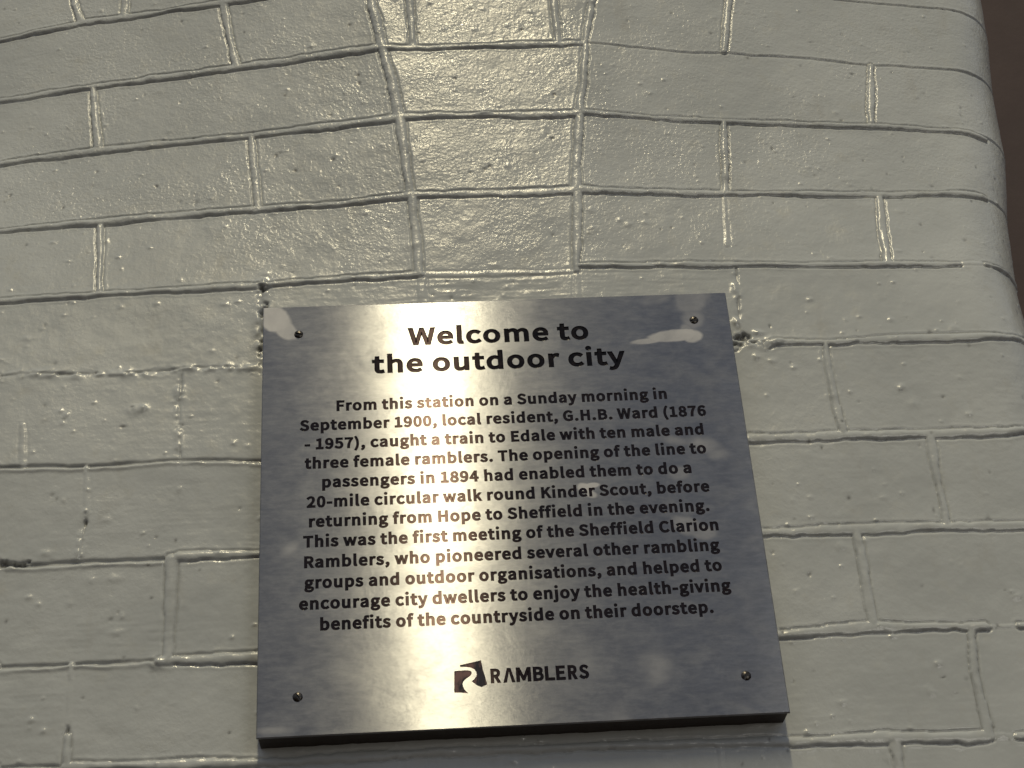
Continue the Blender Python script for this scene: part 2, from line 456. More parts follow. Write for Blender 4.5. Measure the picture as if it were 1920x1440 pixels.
def build_pier():
    def axis(a, f0, f1, b, fine, coarse):
        return np.concatenate([np.arange(a, f0, coarse), np.arange(f0, f1, fine), np.arange(f1, b + coarse, coarse)])
    sa = axis(-620, -425, 520, 640, 0.9, 4.0)
    za = axis(-330, -205, 545, 700, 0.9, 4.0)
    s, z = np.meshgrid(sa, za)                     # rows = z
    ns, nz = len(sa), len(za)
    base = pier_surface(s, z)
    # wobbling of the joints
    ws = s + 1.3 * vnoise(s / 16, z / 16, 1) + 0.7 * vnoise(s / 5, z / 5, 2)
    wz = z + 1.3 * vnoise(s / 18, z / 18, 3) + 0.6 * vnoise(s / 5, z / 5, 4)
    G = np.zeros_like(s)
    B = np.zeros_like(s)
    R = np.zeros_like(s)
    wid = 1 + 0.6 * vnoise(s / 33, z / 33, 5) + 0.35 * vnoise(s / 7, z / 7, 15)
    hei = 1 + 0.9 * vnoise(s / 31, z / 31, 6) + 0.5 * vnoise(s / 8, z / 8, 16)
    joints = []
    for j in JOINTS:
        p = np.array(j[2:], float).reshape(-1, 2)
        joints.append((j[0], j[1], p))

    def add(st, w, *pts):
        joints.append((st, w, np.array(pts, float)))
    # run the courses on past the frame, round the corner and behind the plaque
    for x, zz in ((-408, 501.5), (-400, 427.5), (-391, 354), (-381, 277), (-370, 199.3), (-361.5, 127.8), (-352.8, 49.4),
                  (-345.9, -24.4), (-338.8, -99.2), (-332.5, -166.6)):
        add('b', .9, (-620, zz), (x - 3, zz))
    for zz, x0 in ((505, 420), (429, 410), (355.8, 400), (282.5, 370)):
        add('t', .75, (x0, zz), (x0 + 30, zz - .3), (640, zz))
    for zz, x0 in ((204, 385), (133, 400), (48.5, 370), (-28, 350), (-102.5, 340), (-179, 320)):
        add('b', .8, (x0, zz), (640, zz))
    for zz in (580, 655):
        add('b', 1, (-620, zz), (640, zz))
    for zz in (-245, -318):
        add('b', 1, (-620, zz), (640, zz))
    for zz, a, b in ((48, -110, 140), (-26, -110, 145), (-100, -110, 150), (127, -100, 175)):
        add('b', 1, (a, zz), (b, zz))
    for k, zz in enumerate((580, 505, 430, 355, 277, 200, 127, 48, -26, -100, -170, -245)):
        x = -430 - 115 * (k % 2)
        add('v', 1, (x, zz - 3), (x, zz - 72))
    for x in (-300, -60, 60, 300):
        add('v', 1, (x, 577), (x, 508)); add('v', 1, (x + 110, 652), (x + 110, 583))
        add('v', 1, (x + 40, -248), (x + 40, -315))
    for st, w, p in joints:
        for (x0, z0), (x1, z1) in zip(p[:-1], p[1:]):
            pad = 12
            i0, i1 = np.searchsorted(sa, [min(x0, x1) - pad, max(x0, x1) + pad])
            k0, k1 = np.searchsorted(za, [min(z0, z1) - pad, max(z0, z1) + pad])
            if i1 <= i0 or k1 <= k0:
                continue
            sl = (slice(k0, k1), slice(i0, i1))
            dx, dz = x1 - x0, z1 - z0
            L2 = dx * dx + dz * dz + 1e-9
            L = math.sqrt(L2)
            t = ((ws[sl] - x0) * dx + (wz[sl] - z0) * dz) / L2
            over = np.maximum(np.maximum(-t, t - 1), 0) * L
            tc_ = np.clip(t, 0, 1)
            ex, ez = ws[sl] - x0 - tc_ * dx, wz[sl] - z0 - tc_ * dz
            d = np.hypot(ex, ez)
            sd = ez if abs(dx) > abs(dz) else ex          # which side: above / right is positive
            ww = w * wid[sl]
            hh = np.clip(hei[sl], .35, 1.7)
            if st in 'bv':
                wb = 2.95 * ww
                q = np.clip(1 - (d / wb) ** 2, 0, 1)
                B[sl] = np.maximum(B[sl], 1.65 * hh * q ** .62)
                G[sl] = np.maximum(G[sl], 1.25 * np.exp(-((d - wb * 1.08) / (0.62 + .2 * ww)) ** 2))
                # paint dragged up on the lips
                R[sl] = np.maximum(R[sl], 0.18 * hh * np.exp(-((d - wb * 1.08 - 2.0) / 1.2) ** 2))
            elif st == 't':
                G[sl] = np.maximum(G[sl], 1.1 * np.exp(-(d / (0.9 * ww + .3)) ** 2))
                R[sl] = np.maximum(R[sl], 0.35 * np.exp(-((sd - 2.2 * ww) / 1.0) ** 2) * (d < 6))
            elif st == 'g':
                G[sl] = np.maximum(G[sl], 2.4 * hh * np.exp(-(d / (1.25 * ww)) ** 2))
                R[sl] = np.maximum(R[sl], 0.75 * hh * np.exp(-((sd + 3.0 * ww) / 1.5) ** 2) * (d < 9))
            elif st == 'f':
                q = np.clip(1 - (d / (3.0 * ww)) ** 2, 0, 1)
                B[sl] = np.maximum(B[sl], 0.42 * hh * q)
                G[sl] = np.maximum(G[sl], 0.28 * np.exp(-((d - 3.3 * ww) / .8) ** 2))
            elif st == 'r':
                n = vnoise(s[sl] / 9.0, z[sl] / 6.0, 7) + .45 * vnoise(s[sl] / 3.1, z[sl] / 2.6, 8)
                sg = np.exp(-((sd - .8) / (1.0 * ww)) ** 2)
                G[sl] = np.maximum(G[sl], 1.9 * np.clip(.6 + 1.6 * vnoise(s[sl] / 14, z[sl] / 14, 17), 0, 1.3) * sg * (d < 6))
                env = np.exp(-(d / (3.6 * ww)) ** 2)
                R[sl] = np.maximum(R[sl], env * np.clip(n + .1, 0, 1) * 3.0)
                G[sl] = np.maximum(G[sl], env * np.clip(-.08 - n, 0, 1) * 2.0)
    soft = np.interp(z, [170, 215], [.62, 1.0]) * (1 + .5 * vnoise(s / 40, z / 40, 41))
    h = B * np.interp(z, [170, 215], [.85, 1.0]) + R * (B < .3) - G * soft * (1 - np.clip(B / .45, 0, 1))
    # uneven faces, brush marks and drips
    h += 1.0 * vnoise(s / 70, z / 45, 9) + .42 * vnoise(s / 19, z / 15, 10) + .16 * vnoise(s / 6, z / 5, 11)
    brush = vnoise(s / 26, z / 2.2, 12) + .6 * vnoise(s / 12, z / 1.3, 13)
    h += .22 * brush * np.clip(.12 + 1.2 * vnoise(s / 80, z / 40, 14) - .3 * (z > 215) + .7 * (np.abs(z - 190) < 12) * (np.abs(s) < 170), 0, 1)
    # joint crispness is kept where the paint is thin
    dirt_shade = np.zeros_like(s)
    wnx = 1.4 * vnoise(s / 3.3, z / 3.3, 21) + .9 * vnoise(s / 1.7, z / 1.7, 22)
    wnz = 1.4 * vnoise(s / 3.3, z / 3.3, 23) + .9 * vnoise(s / 1.7, z / 1.7, 24)
    dirt_shade += .42 * np.clip(G - .35, 0, 1) * (1 - np.clip(B / .45, 0, 1)) * np.clip(.75 + 1.2 * vnoise(s / 25, z / 25, 31), 0, 1)  # grime in the joint grooves, with their shading painted in
    rng = np.random.default_rng(11)

    def spot(x, zz, rx, rz, amp, dk=0.0, sharp=2):
        i0, i1 = np.searchsorted(sa, [x - 3 * rx, x + 3 * rx])
        k0, k1 = np.searchsorted(za, [zz - 3 * rz, zz + 3 * rz])
        if i1 <= i0 or k1 <= k0:
            return
        sl = (slice(k0, k1), slice(i0, i1))
        k = .9 if dk and rx > 2 else .35
        g = np.exp(-(((s[sl] + k * rx * wnx[sl] - x) / rx) ** 2 + ((z[sl] + k * rz * wnz[sl] - zz) / rz) ** 2) ** (sharp / 2))
        h[sl] += amp * g
        if dk:
            dirt_shade[sl] = np.maximum(dirt_shade[sl], dk * g)
    for _ in range(560):                              # paint pimples
        r = rng.uniform(.8, 1.9)
        spot(rng.uniform(-420, 480), rng.uniform(-200, 540), r * rng.uniform(.8, 1.6), r, rng.uniform(.25, .85))
    for _ in range(60):                               # larger sags and blisters
        r = rng.uniform(1.6, 3.2)
        spot(rng.uniform(-420, 440), rng.uniform(-200, 320), r * rng.uniform(1, 2), r, rng.uniform(.3, .8))
    for _ in range(300):                              # pinholes with dirt
        r = rng.uniform(.7, 1.25)
        spot(rng.uniform(-420, 480), rng.uniform(-200, 540), r * rng.uniform(.8, 1.5), r * rng.uniform(.8, 1.7),
             -rng.uniform(.15, .6), rng.uniform(.15, .75))
    for x, zz in ((38, 447), (-99, 405), (-98, 396), (-1, 300), (3, 303), (55, 330), (-48, 445), (-120, 320), (-150, 312),
                  (-260, 310), (-165, 330), (-105, 460), (25, 380), (60, 375), (-20, 395)):
        spot(x, zz, 1.6, 1.7, -.5, .8)
    for x, zz, rx, rz, a in ((-172, 178, 2.2, 7, -4), (-171, 160, 2.0, 6, -4.5), (-171, 142, 2.4, 8, -5), (-173, 197, 2.6, 3.0, -3.5),
                             (182, 136, 4.5, 3.6, -4.5), (176, 129, 6, 1.6, -3.0), (191, 131.5, 6, 0.9, -2.2)):
        spot(x, zz, rx, rz, a, .85, 3)
    spot(-342, -25, 11, 2.6, -2.6, .75, 4)
    spot(-291, 4, 1.4, 2.4, -2.5, .8)
    spot(-292, -144, 1.6, 2.0, -2.0, .7)
    for x, zz, rx, rz, a in ((3, 358.5, 5, 2.6, 1.5), (206, 131, 8, 3.2, 1.8), (-237, -101, 4.5, 4.2, 1.6), (-260, 93, 6, 4, 1.2), (-256, 94.5, 2.2, 1.8, 1.2),
                             (-174, 203, 3.2, 3.2, 1.8), (190, 118, 2.2, 2.2, 1.2), (313, -102, 6, 2.8, .8), (195, 140, 4, 2, 1.5), (180, 150, 3, 3, 2)):
        spot(x, zz, rx, rz, a)
    # lift along the surface normal
    du = np.gradient(base, axis=1)
    dv = np.gradient(base, axis=0)
    n = np.cross(du, dv)
    n /= np.linalg.norm(n, axis=-1, keepdims=True)
    # on the -Y front the outward normal points towards the viewer
    n *= np.where((n[..., 1:2] > 0) & (np.abs(n[..., 0:1]) < .9), -1, 1)
    P = (base + n * h[..., None]) * 1e-3
    me = bpy.data.meshes.new('brick_pier')
    nv = ns * nz
    me.vertices.add(nv)
    me.vertices.foreach_set('co', P.reshape(-1).astype(np.float32))
    idx = np.arange(nv).reshape(nz, ns)
    q = np.stack([idx[:-1, :-1], idx[:-1, 1:], idx[1:, 1:], idx[1:, :-1]], -1).reshape(-1, 4)
    nf = len(q)
    me.loops.add(nf * 4)
    me.loops.foreach_set('vertex_index', q.reshape(-1).astype(np.int32))
    me.polygons.add(nf)
    me.polygons.foreach_set('loop_start', np.arange(0, nf * 4, 4, dtype=np.int32))
    me.polygons.foreach_set('use_smooth', np.ones(nf, bool))
    me.update(calc_edges=True)
    a = me.attributes.new('dirt_shade', 'FLOAT', 'POINT')
    a.data.foreach_set('value', dirt_shade.reshape(-1).astype(np.float32))
    me.materials.append(M_PAINT)
    o = bpy.data.objects.new('brick_pier', me)
    COL.objects.link(o)
    return tag(o, 'cream gloss painted brick pier with raised joints and rounded corner, behind the plaque', 'wall')


build_pier()

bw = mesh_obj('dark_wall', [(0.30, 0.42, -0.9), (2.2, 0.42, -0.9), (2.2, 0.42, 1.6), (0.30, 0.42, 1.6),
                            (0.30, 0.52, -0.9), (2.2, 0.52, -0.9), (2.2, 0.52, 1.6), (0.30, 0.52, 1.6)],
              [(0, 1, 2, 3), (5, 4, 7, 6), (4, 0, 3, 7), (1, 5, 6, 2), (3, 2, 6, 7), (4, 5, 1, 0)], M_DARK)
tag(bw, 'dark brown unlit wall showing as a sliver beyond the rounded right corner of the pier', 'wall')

# ------------------------------------------------------------------ lettering outlines (10000 units, cap height 2567)
GLYPHS = {
' ':(784,""),
'(':(1183,"515 -165 837 -686 902 -657 968 -628 1033 -599 732 -102 588 494 588 1089 588 1681 732 2272 1033 2773 968 2803 902 2834 837 2864 515 2339 322 1775 322 1089 322 399"),
')':(1183,"280 -657 347 -686 669 -165 861 399 861 1089 861 1775 669 2339 347 2864 280 2834 214 2803 147 2773 448 2272 599 1681 599 1089 599 494 448 -102 147 -599 214 -628"),
',':(973,"237 -602 263 -665 578 -532 774 -270 774 67 774 301 672 441 504 441 375 441 263 357 263 217 263 77 371 -7 497 -7 510 -6 523 -5 536 -4 532 -214 403 -382 186 -476 211 -539"),
'-':(1215,"161 940 161 858 460 858 759 858 1057 858 1057 940 1057 1021 1057 1103 759 1103 460 1103 161 1103 161 1021"),
'.':(973,"357 -46 487 -46 613 -46 718 53 718 196 718 343 613 441 487 441 357 441 256 343 256 196 256 53"),
'0':(1943,"483 -46 973 -46 1460 -46 1772 396 1772 1292 1772 2181 1460 2612 973 2612 483 2612 175 2181 175 1292 175 396/1264 214 973 214 683 214 483 539 483 1292 483 2041 683 2360 973 2360 1264 2360 1464 2041 1464 1292 1464 539"),
'1':(1943,"308 89 308 0 777 0 1246 0 1716 0 1716 89 1716 177 1716 266 1544 266 1373 266 1201 266 1201 1033 1201 1800 1201 2567 1119 2567 1038 2567 956 2567 816 2486 651 2426 424 2384 424 2317 424 2249 424 2181 577 2181 729 2181 882 2181 882 1543 882 905 882 266 691 266 500 266 308 266 308 177"),
'2':(1943,"154 63 154 0 692 0 1230 0 1768 0 1768 92 1768 184 1768 277 1531 277 1294 277 1057 277 928 277 770 263 637 252 1239 823 1646 1345 1646 1859 1646 2314 1355 2612 896 2612 571 2612 347 2465 140 2237 202 2177 264 2116 326 2055 469 2227 648 2353 858 2353 1176 2353 1331 2139 1331 1845 1331 1404 959 893 154 189 154 126"),
'4':(1943,"1190 236 1190 0 1291 0 1391 0 1492 0 1492 236 1492 472 1492 707 1606 707 1720 707 1835 707 1835 792 1835 878 1835 963 1720 963 1606 963 1492 963 1492 1497 1492 2032 1492 2567 1374 2567 1256 2567 1138 2567 782 2017 426 1467 70 917 70 847 70 777 70 707 444 707 817 707 1190 707 1190 472/1190 1225 1190 963 928 963 665 963 403 963 598 1255 792 1546 987 1838 1061 1964 1131 2094 1194 2216 1199 2216 1203 2216 1208 2216 1201 2087 1190 1877 1190 1751 1190 1488"),
'5':(1943,"515 -46 917 -46 1348 -46 1758 273 1758 833 1758 1401 1408 1653 984 1653 830 1653 714 1614 599 1551 621 1799 643 2046 665 2293 987 2293 1310 2293 1632 2293 1632 2384 1632 2475 1632 2567 1216 2567 801 2567 385 2567 357 2167 329 1768 301 1369 358 1333 415 1297 473 1261 620 1359 728 1411 900 1411 1222 1411 1432 1194 1432 826 1432 452 1190 221 886 221 588 221 399 357 256 504 202 434 148 364 95 294 270 123"),
'6':(1943,"564 -46 1054 -46 1453 -46 1793 291 1793 788 1793 1327 1513 1593 1078 1593 879 1593 655 1478 497 1285 511 2080 802 2349 1159 2349 1313 2349 1467 2272 1565 2153 1626 2219 1687 2284 1747 2349 1604 2504 1411 2612 1145 2612 648 2612 196 2230 196 1225 196 378/539 497 504 1029 672 1268 868 1355 1026 1355 1338 1355 1488 1134 1488 788 1488 438 1299 207 1054 207 732 207"),
'7':(1943,"739 973 693 0 804 0 915 0 1026 0 1068 1005 1176 1604 1779 2374 1779 2438 1779 2502 1779 2567 1243 2567 707 2567 172 2567 172 2475 172 2384 172 2293 587 2293 1003 2293 1418 2293 914 1593"),
'8':(1943,"504 -46 980 -46 1460 -46 1782 245 1782 616 1782 970 1576 1162 1352 1292 1352 1298 1352 1304 1352 1310 1502 1429 1691 1660 1691 1929 1691 2325 1425 2605 987 2605 588 2605 284 2342 284 1954 284 1684 445 1492 630 1362 630 1357 630 1353 630 1348 396 1222 161 980 161 637 161 242/1327 1548 1155 1394 851 1513 574 1649 574 1954 574 2202 746 2367 984 2367 1257 2367 1418 2167 1418 1912 1418 1723/1282 193 984 193 676 193 445 392 445 665 445 910 592 1113 798 1246 1162 1099 1478 973 1478 627 1478 371"),
'9':(1943,"543 -46 823 -46 1303 -46 1754 354 1754 1394 1754 2209 1383 2612 889 2612 490 2612 154 2279 154 1779 154 1250 434 973 861 973 1075 973 1296 1096 1453 1285 1429 490 1141 221 812 221 644 221 490 294 378 417 320 350 261 284 203 217 347 67/1415 2083 1450 1555 1278 1310 1085 1211 914 1211 609 1211 455 1436 455 1779 455 2132 644 2363 893 2363 1218 2363"),
'A':(2128,"303 856 14 0 123 0 231 0 340 0 423 261 505 523 588 784 901 784 1214 784 1527 784 1608 523 1690 261 1772 0 1886 0 2000 0 2115 0 1824 856 1534 1711 1243 2567 1123 2567 1003 2567 882 2567 593 1711/928 1040 669 1040 711 1172 753 1304 795 1436 886 1726 970 2003 1050 2304 1055 2304 1060 2304 1064 2304 1148 2006 1229 1726 1324 1436 1364 1304 1405 1172 1446 1040 1187 1040"),
'B':(2300,"354 856 354 0 626 0 898 0 1169 0 1744 0 2143 249 2143 753 2143 1103 1926 1306 1621 1366 1621 1371 1621 1377 1621 1383 1863 1460 1996 1684 1996 1940 1996 2391 1632 2567 1113 2567 860 2567 607 2567 354 2567 354 1711/803 1478 676 1478 676 1755 676 2033 676 2311 808 2311 940 2311 1071 2311 1474 2311 1677 2199 1677 1898 1677 1635 1499 1478 1057 1478 930 1478/825 259 676 259 676 581 676 903 676 1225 825 1225 975 1225 1124 1225 1576 1225 1824 1082 1824 763 1824 417 1565 259 1124 259 975 259"),
'C':(2234,"679 -46 1320 -46 1653 -46 1905 88 2108 322 2048 391 1989 460 1929 529 1765 347 1579 238 1334 238 844 238 536 644 536 1292 536 1933 861 2328 1345 2328 1565 2328 1733 2230 1870 2087 1928 2157 1986 2227 2045 2297 1898 2461 1653 2612 1341 2612 690 2612 203 2111 203 1282 203 448"),
'E':(2062,"354 856 354 0 859 0 1364 0 1870 0 1870 92 1870 184 1870 277 1472 277 1074 277 676 277 676 588 676 900 676 1211 1000 1211 1325 1211 1649 1211 1649 1304 1649 1396 1649 1488 1325 1488 1000 1488 676 1488 676 1757 676 2025 676 2293 1061 2293 1446 2293 1831 2293 1831 2384 1831 2475 1831 2567 1339 2567 846 2567 354 2567 354 1711"),
'F':(1932,"354 856 354 0 461 0 568 0 676 0 676 384 676 768 676 1152 1003 1152 1329 1152 1656 1152 1656 1243 1656 1334 1656 1425 1329 1425 1003 1425 676 1425 676 1715 676 2004 676 2293 1061 2293 1446 2293 1831 2293 1831 2384 1831 2475 1831 2567 1339 2567 846 2567 354 2567 354 1711"),
'G':(2412,"686 -46 1362 -46 1705 -46 1989 81 2153 252 2153 612 2153 971 2153 1331 1872 1331 1591 1331 1310 1331 1310 1241 1310 1151 1310 1061 1492 1061 1674 1061 1856 1061 1856 837 1856 613 1856 389 1754 294 1576 238 1394 238 844 238 536 644 536 1292 536 1933 872 2328 1390 2328 1646 2328 1814 2220 1943 2087 2002 2157 2060 2227 2118 2297 1971 2451 1737 2612 1380 2612 700 2612 203 2111 203 1282 203 448"),
'H':(2549,"354 856 354 0 461 0 568 0 676 0 676 404 676 808 676 1211 1075 1211 1474 1211 1873 1211 1873 808 1873 404 1873 0 1982 0 2090 0 2199 0 2199 856 2199 1711 2199 2567 2090 2567 1982 2567 1873 2567 1873 2208 1873 1850 1873 1492 1474 1492 1075 1492 676 1492 676 1850 676 2208 676 2567 568 2567 461 2567 354 2567 354 1711"),
'K':(2262,"354 856 354 0 461 0 568 0 676 0 676 271 676 542 676 812 823 987 970 1162 1117 1338 1374 892 1630 446 1887 0 2007 0 2128 0 2248 0 1939 531 1629 1062 1320 1593 1588 1918 1857 2242 2125 2567 2003 2567 1880 2567 1758 2567 1399 2137 1041 1708 683 1278 680 1278 678 1278 676 1278 676 1708 676 2137 676 2567 568 2567 461 2567 354 2567 354 1711"),
'L':(1901,"354 856 354 0 836 0 1318 0 1800 0 1800 92 1800 184 1800 277 1425 277 1050 277 676 277 676 1040 676 1803 676 2567 568 2567 461 2567 354 2567 354 1711"),
'M':(2843,"354 856 354 0 451 0 547 0 644 0 644 474 644 948 644 1422 644 1642 623 1954 602 2178 607 2178 612 2178 616 2178 685 1983 754 1788 823 1593 985 1148 1147 704 1310 259 1382 259 1454 259 1527 259 1688 704 1849 1148 2010 1593 2079 1788 2148 1983 2216 2178 2221 2178 2226 2178 2230 2178 2213 1954 2188 1642 2188 1422 2188 948 2188 474 2188 0 2289 0 2389 0 2489 0 2489 856 2489 1711 2489 2567 2360 2567 2230 2567 2101 2567 1937 2109 1774 1651 1611 1194 1551 1019 1499 837 1432 658 1427 658 1423 658 1418 658 1355 837 1299 1019 1232 1194 1069 1651 906 2109 742 2567 613 2567 483 2567 354 2567 354 1711"),
'R':(2223,"819 1348 676 1348 676 1667 676 1985 676 2304 819 2304 963 2304 1106 2304 1509 2304 1730 2185 1730 1849 1730 1513 1509 1348 1106 1348 963 1348/1553 363 1761 0 1883 0 2004 0 2125 0 1908 375 1691 749 1474 1124 1821 1208 2052 1446 2052 1849 2052 2381 1677 2567 1155 2567 888 2567 621 2567 354 2567 354 1711 354 856 354 0 461 0 568 0 676 0 676 363 676 726 676 1089 830 1089 984 1089 1138 1089 1346 726"),
'S':(2086,"700 -46 1064 -46 1600 -46 1936 277 1936 683 1936 1064 1705 1239 1408 1369 1286 1422 1165 1474 1043 1527 844 1611 616 1705 616 1957 616 2185 805 2328 1096 2328 1334 2328 1523 2237 1681 2090 1737 2159 1793 2228 1849 2297 1670 2482 1401 2612 1096 2612 630 2612 287 2328 287 1933 287 1558 571 1376 809 1275 931 1221 1054 1167 1176 1113 1422 1005 1607 921 1607 655 1607 406 1408 238 1068 238 802 238 543 364 361 557 296 482 232 407 168 333 389 102"),
'T':(2097,"886 764 886 0 994 0 1103 0 1211 0 1211 764 1211 1529 1211 2293 1471 2293 1730 2293 1989 2293 1989 2384 1989 2475 1989 2567 1362 2567 735 2567 109 2567 109 2475 109 2384 109 2293 368 2293 627 2293 886 2293 886 1529"),
'W':(3074,"453 856 634 0 762 0 891 0 1019 0 1146 516 1273 1032 1401 1548 1443 1751 1492 1936 1530 2132 1535 2132 1539 2132 1544 2132 1586 1936 1625 1751 1670 1548 1800 1032 1929 516 2059 0 2190 0 2320 0 2451 0 2627 856 2803 1711 2980 2567 2877 2567 2774 2567 2672 2567 2579 2101 2487 1635 2395 1169 2349 893 2300 616 2255 336 2248 336 2241 336 2234 336 2171 616 2115 896 2052 1169 1933 1635 1814 2101 1695 2567 1595 2567 1496 2567 1397 2567 1279 2101 1161 1635 1043 1169 980 893 917 616 861 336 857 336 852 336 847 336 795 616 746 893 693 1169 603 1635 514 2101 424 2567 313 2567 202 2567 91 2567 272 1711"),
'a':(1971,"441 -46 760 -46 994 -46 1208 77 1390 228 1394 228 1397 228 1401 228 1410 152 1419 76 1429 0 1516 0 1604 0 1691 0 1691 390 1691 780 1691 1169 1691 1642 1499 1950 1033 1950 725 1950 459 1814 287 1702 328 1628 369 1555 410 1481 560 1583 760 1684 980 1684 1292 1684 1373 1450 1373 1204 564 1113 207 907 207 494 207 151/1033 214 851 214 662 214 515 298 515 515 515 760 732 917 1373 991 1373 815 1373 638 1373 462 1187 298"),
'b':(2164,"984 -46 1159 -46 1593 -46 1985 329 1985 980 1985 1569 1719 1950 1229 1950 1015 1950 805 1831 630 1684 635 1797 640 1911 644 2024 644 2278 644 2533 644 2787 537 2787 430 2787 322 2787 322 1858 322 929 322 0 407 0 493 0 578 0 587 65 596 131 606 196 610 196 615 196 620 196 784 46/1422 224 1106 224 980 224 809 273 644 420 644 754 644 1088 644 1422 823 1590 991 1681 1148 1681 1513 1681 1653 1401 1653 977 1653 508"),
'c':(1785,"567 -46 1071 -46 1299 -46 1516 46 1688 193 1641 265 1594 337 1548 410 1429 305 1275 221 1099 221 749 221 511 511 511 949 511 1387 763 1681 1110 1681 1257 1681 1380 1614 1488 1516 1542 1586 1595 1656 1649 1726 1516 1845 1345 1950 1096 1950 606 1950 182 1583 182 949 182 319"),
'd':(2171,"494 -46 970 -46 1197 -46 1401 77 1548 224 1551 224 1555 224 1558 224 1567 149 1577 75 1586 0 1674 0 1761 0 1849 0 1849 929 1849 1858 1849 2787 1741 2787 1634 2787 1527 2787 1527 2543 1527 2299 1527 2055 1532 1947 1538 1838 1544 1730 1376 1866 1232 1950 1008 1950 574 1950 186 1565 186 949 186 315/1215 224 1040 224 707 224 515 494 515 952 515 1387 760 1681 1064 1681 1222 1681 1369 1625 1527 1481 1527 1148 1527 816 1527 483 1369 308"),
'e':(1939,"585 -46 1092 -46 1348 -46 1551 39 1716 147 1678 218 1641 289 1604 361 1460 266 1313 210 1127 210 767 210 518 469 497 875 924 875 1352 875 1779 875 1786 924 1793 987 1793 1057 1793 1600 1520 1950 1033 1950 599 1950 182 1569 182 949 182 322/833 1103 494 1103 532 1481 770 1695 1040 1695 1338 1695 1513 1488 1513 1103 1173 1103"),
'f':(1138,"116 1723 116 1642 202 1642 288 1642 375 1642 375 1095 375 547 375 0 481 0 587 0 693 0 693 547 693 1095 693 1642 827 1642 962 1642 1096 1642 1096 1729 1096 1815 1096 1901 962 1901 827 1901 693 1901 693 2002 693 2102 693 2202 693 2447 781 2577 963 2577 1029 2577 1106 2560 1176 2525 1200 2607 1223 2690 1246 2773 1159 2808 1047 2833 928 2833 550 2833 375 2591 375 2206 375 2104 375 2003 375 1901 288 1895 202 1890 116 1884 116 1803"),
'g':(1974,"501 -875 963 -875 1551 -875 1926 -571 1926 -217 1926 98 1702 235 1264 235 1139 235 1014 235 889 235 634 235 557 322 557 441 557 546 609 609 679 669 763 627 868 602 959 602 1352 602 1656 858 1656 1264 1656 1429 1593 1569 1502 1656 1632 1656 1761 1656 1891 1656 1891 1738 1891 1820 1891 1901 1670 1901 1450 1901 1229 1901 1162 1929 1068 1950 959 1950 578 1950 249 1688 249 1271 249 1043 371 858 497 760 497 755 497 750 497 746 396 676 287 550 287 392 287 242 361 140 459 81 459 75 459 69 459 63 280 -46 179 -203 179 -368 179 -693/1180 819 959 819 742 819 557 994 557 1271 557 1551 739 1716 959 1716 1187 1716 1366 1551 1366 1271 1366 994/1376 -655 1008 -655 662 -655 459 -525 459 -322 459 -214 515 -98 651 0 735 -21 826 -28 896 -28 1006 -28 1116 -28 1225 -28 1478 -28 1611 -91 1611 -270 1611 -466"),
'h':(2125,"322 929 322 0 430 0 537 0 644 0 644 460 644 920 644 1380 833 1572 966 1670 1162 1670 1415 1670 1523 1520 1523 1162 1523 775 1523 387 1523 0 1629 0 1736 0 1842 0 1842 401 1842 803 1842 1204 1842 1688 1660 1950 1261 1950 1001 1950 805 1807 630 1632 635 1762 640 1893 644 2024 644 2278 644 2533 644 2787 537 2787 430 2787 322 2787 322 1858"),
'i':(963,"322 634 322 0 430 0 537 0 644 0 644 634 644 1268 644 1901 537 1901 430 1901 322 1901 322 1268/357 2293 483 2293 609 2293 697 2377 697 2507 697 2630 609 2714 483 2714 357 2714 273 2630 273 2507 273 2377"),
'j':(963,"11 -847 123 -847 501 -847 644 -606 644 -217 644 489 644 1195 644 1901 538 1901 432 1901 326 1901 326 1195 326 489 326 -217 326 -448 280 -592 91 -592 25 -592 -42 -574 -91 -557 -112 -637 -133 -718 -154 -798 -88 -826/357 2293 483 2293 606 2293 697 2377 697 2507 697 2630 606 2714 483 2714 357 2714 270 2630 270 2507 270 2377"),
'k':(1932,"322 929 322 0 427 0 532 0 637 0 637 167 637 334 637 501 756 640 875 778 994 917 1180 612 1366 306 1551 0 1667 0 1782 0 1898 0 1658 378 1419 756 1180 1134 1391 1390 1602 1646 1814 1901 1695 1901 1576 1901 1457 1901 1188 1567 920 1234 651 900 647 900 642 900 637 900 637 1529 637 2158 637 2787 532 2787 427 2787 322 2787 322 1858"),
'l':(994,"420 -46 658 -46 746 -46 798 -32 844 -18 829 64 813 146 798 228 763 221 749 221 732 221 683 221 644 259 644 357 644 1167 644 1977 644 2787 537 2787 430 2787 322 2787 322 1984 322 1181 322 378 322 109"),
'm':(3242,"322 634 322 0 430 0 537 0 644 0 644 460 644 920 644 1380 816 1576 977 1670 1120 1670 1362 1670 1474 1520 1474 1162 1474 775 1474 387 1474 0 1580 0 1687 0 1793 0 1793 460 1793 920 1793 1380 1971 1576 2125 1670 2272 1670 2514 1670 2626 1520 2626 1162 2626 775 2626 387 2626 0 2732 0 2838 0 2945 0 2945 401 2945 803 2945 1204 2945 1688 2759 1950 2370 1950 2136 1950 1940 1800 1740 1586 1663 1810 1509 1950 1215 1950 987 1950 791 1807 623 1625 621 1625 619 1625 616 1625 606 1717 595 1809 585 1901 497 1901 410 1901 322 1901 322 1268"),
'n':(2135,"322 634 322 0 430 0 537 0 644 0 644 460 644 920 644 1380 833 1572 966 1670 1162 1670 1415 1670 1523 1520 1523 1162 1523 775 1523 387 1523 0 1629 0 1736 0 1842 0 1842 401 1842 803 1842 1204 1842 1688 1660 1950 1261 1950 1001 1950 802 1807 623 1625 621 1625 619 1625 616 1625 606 1717 595 1809 585 1901 497 1901 410 1901 322 1901 322 1268"),
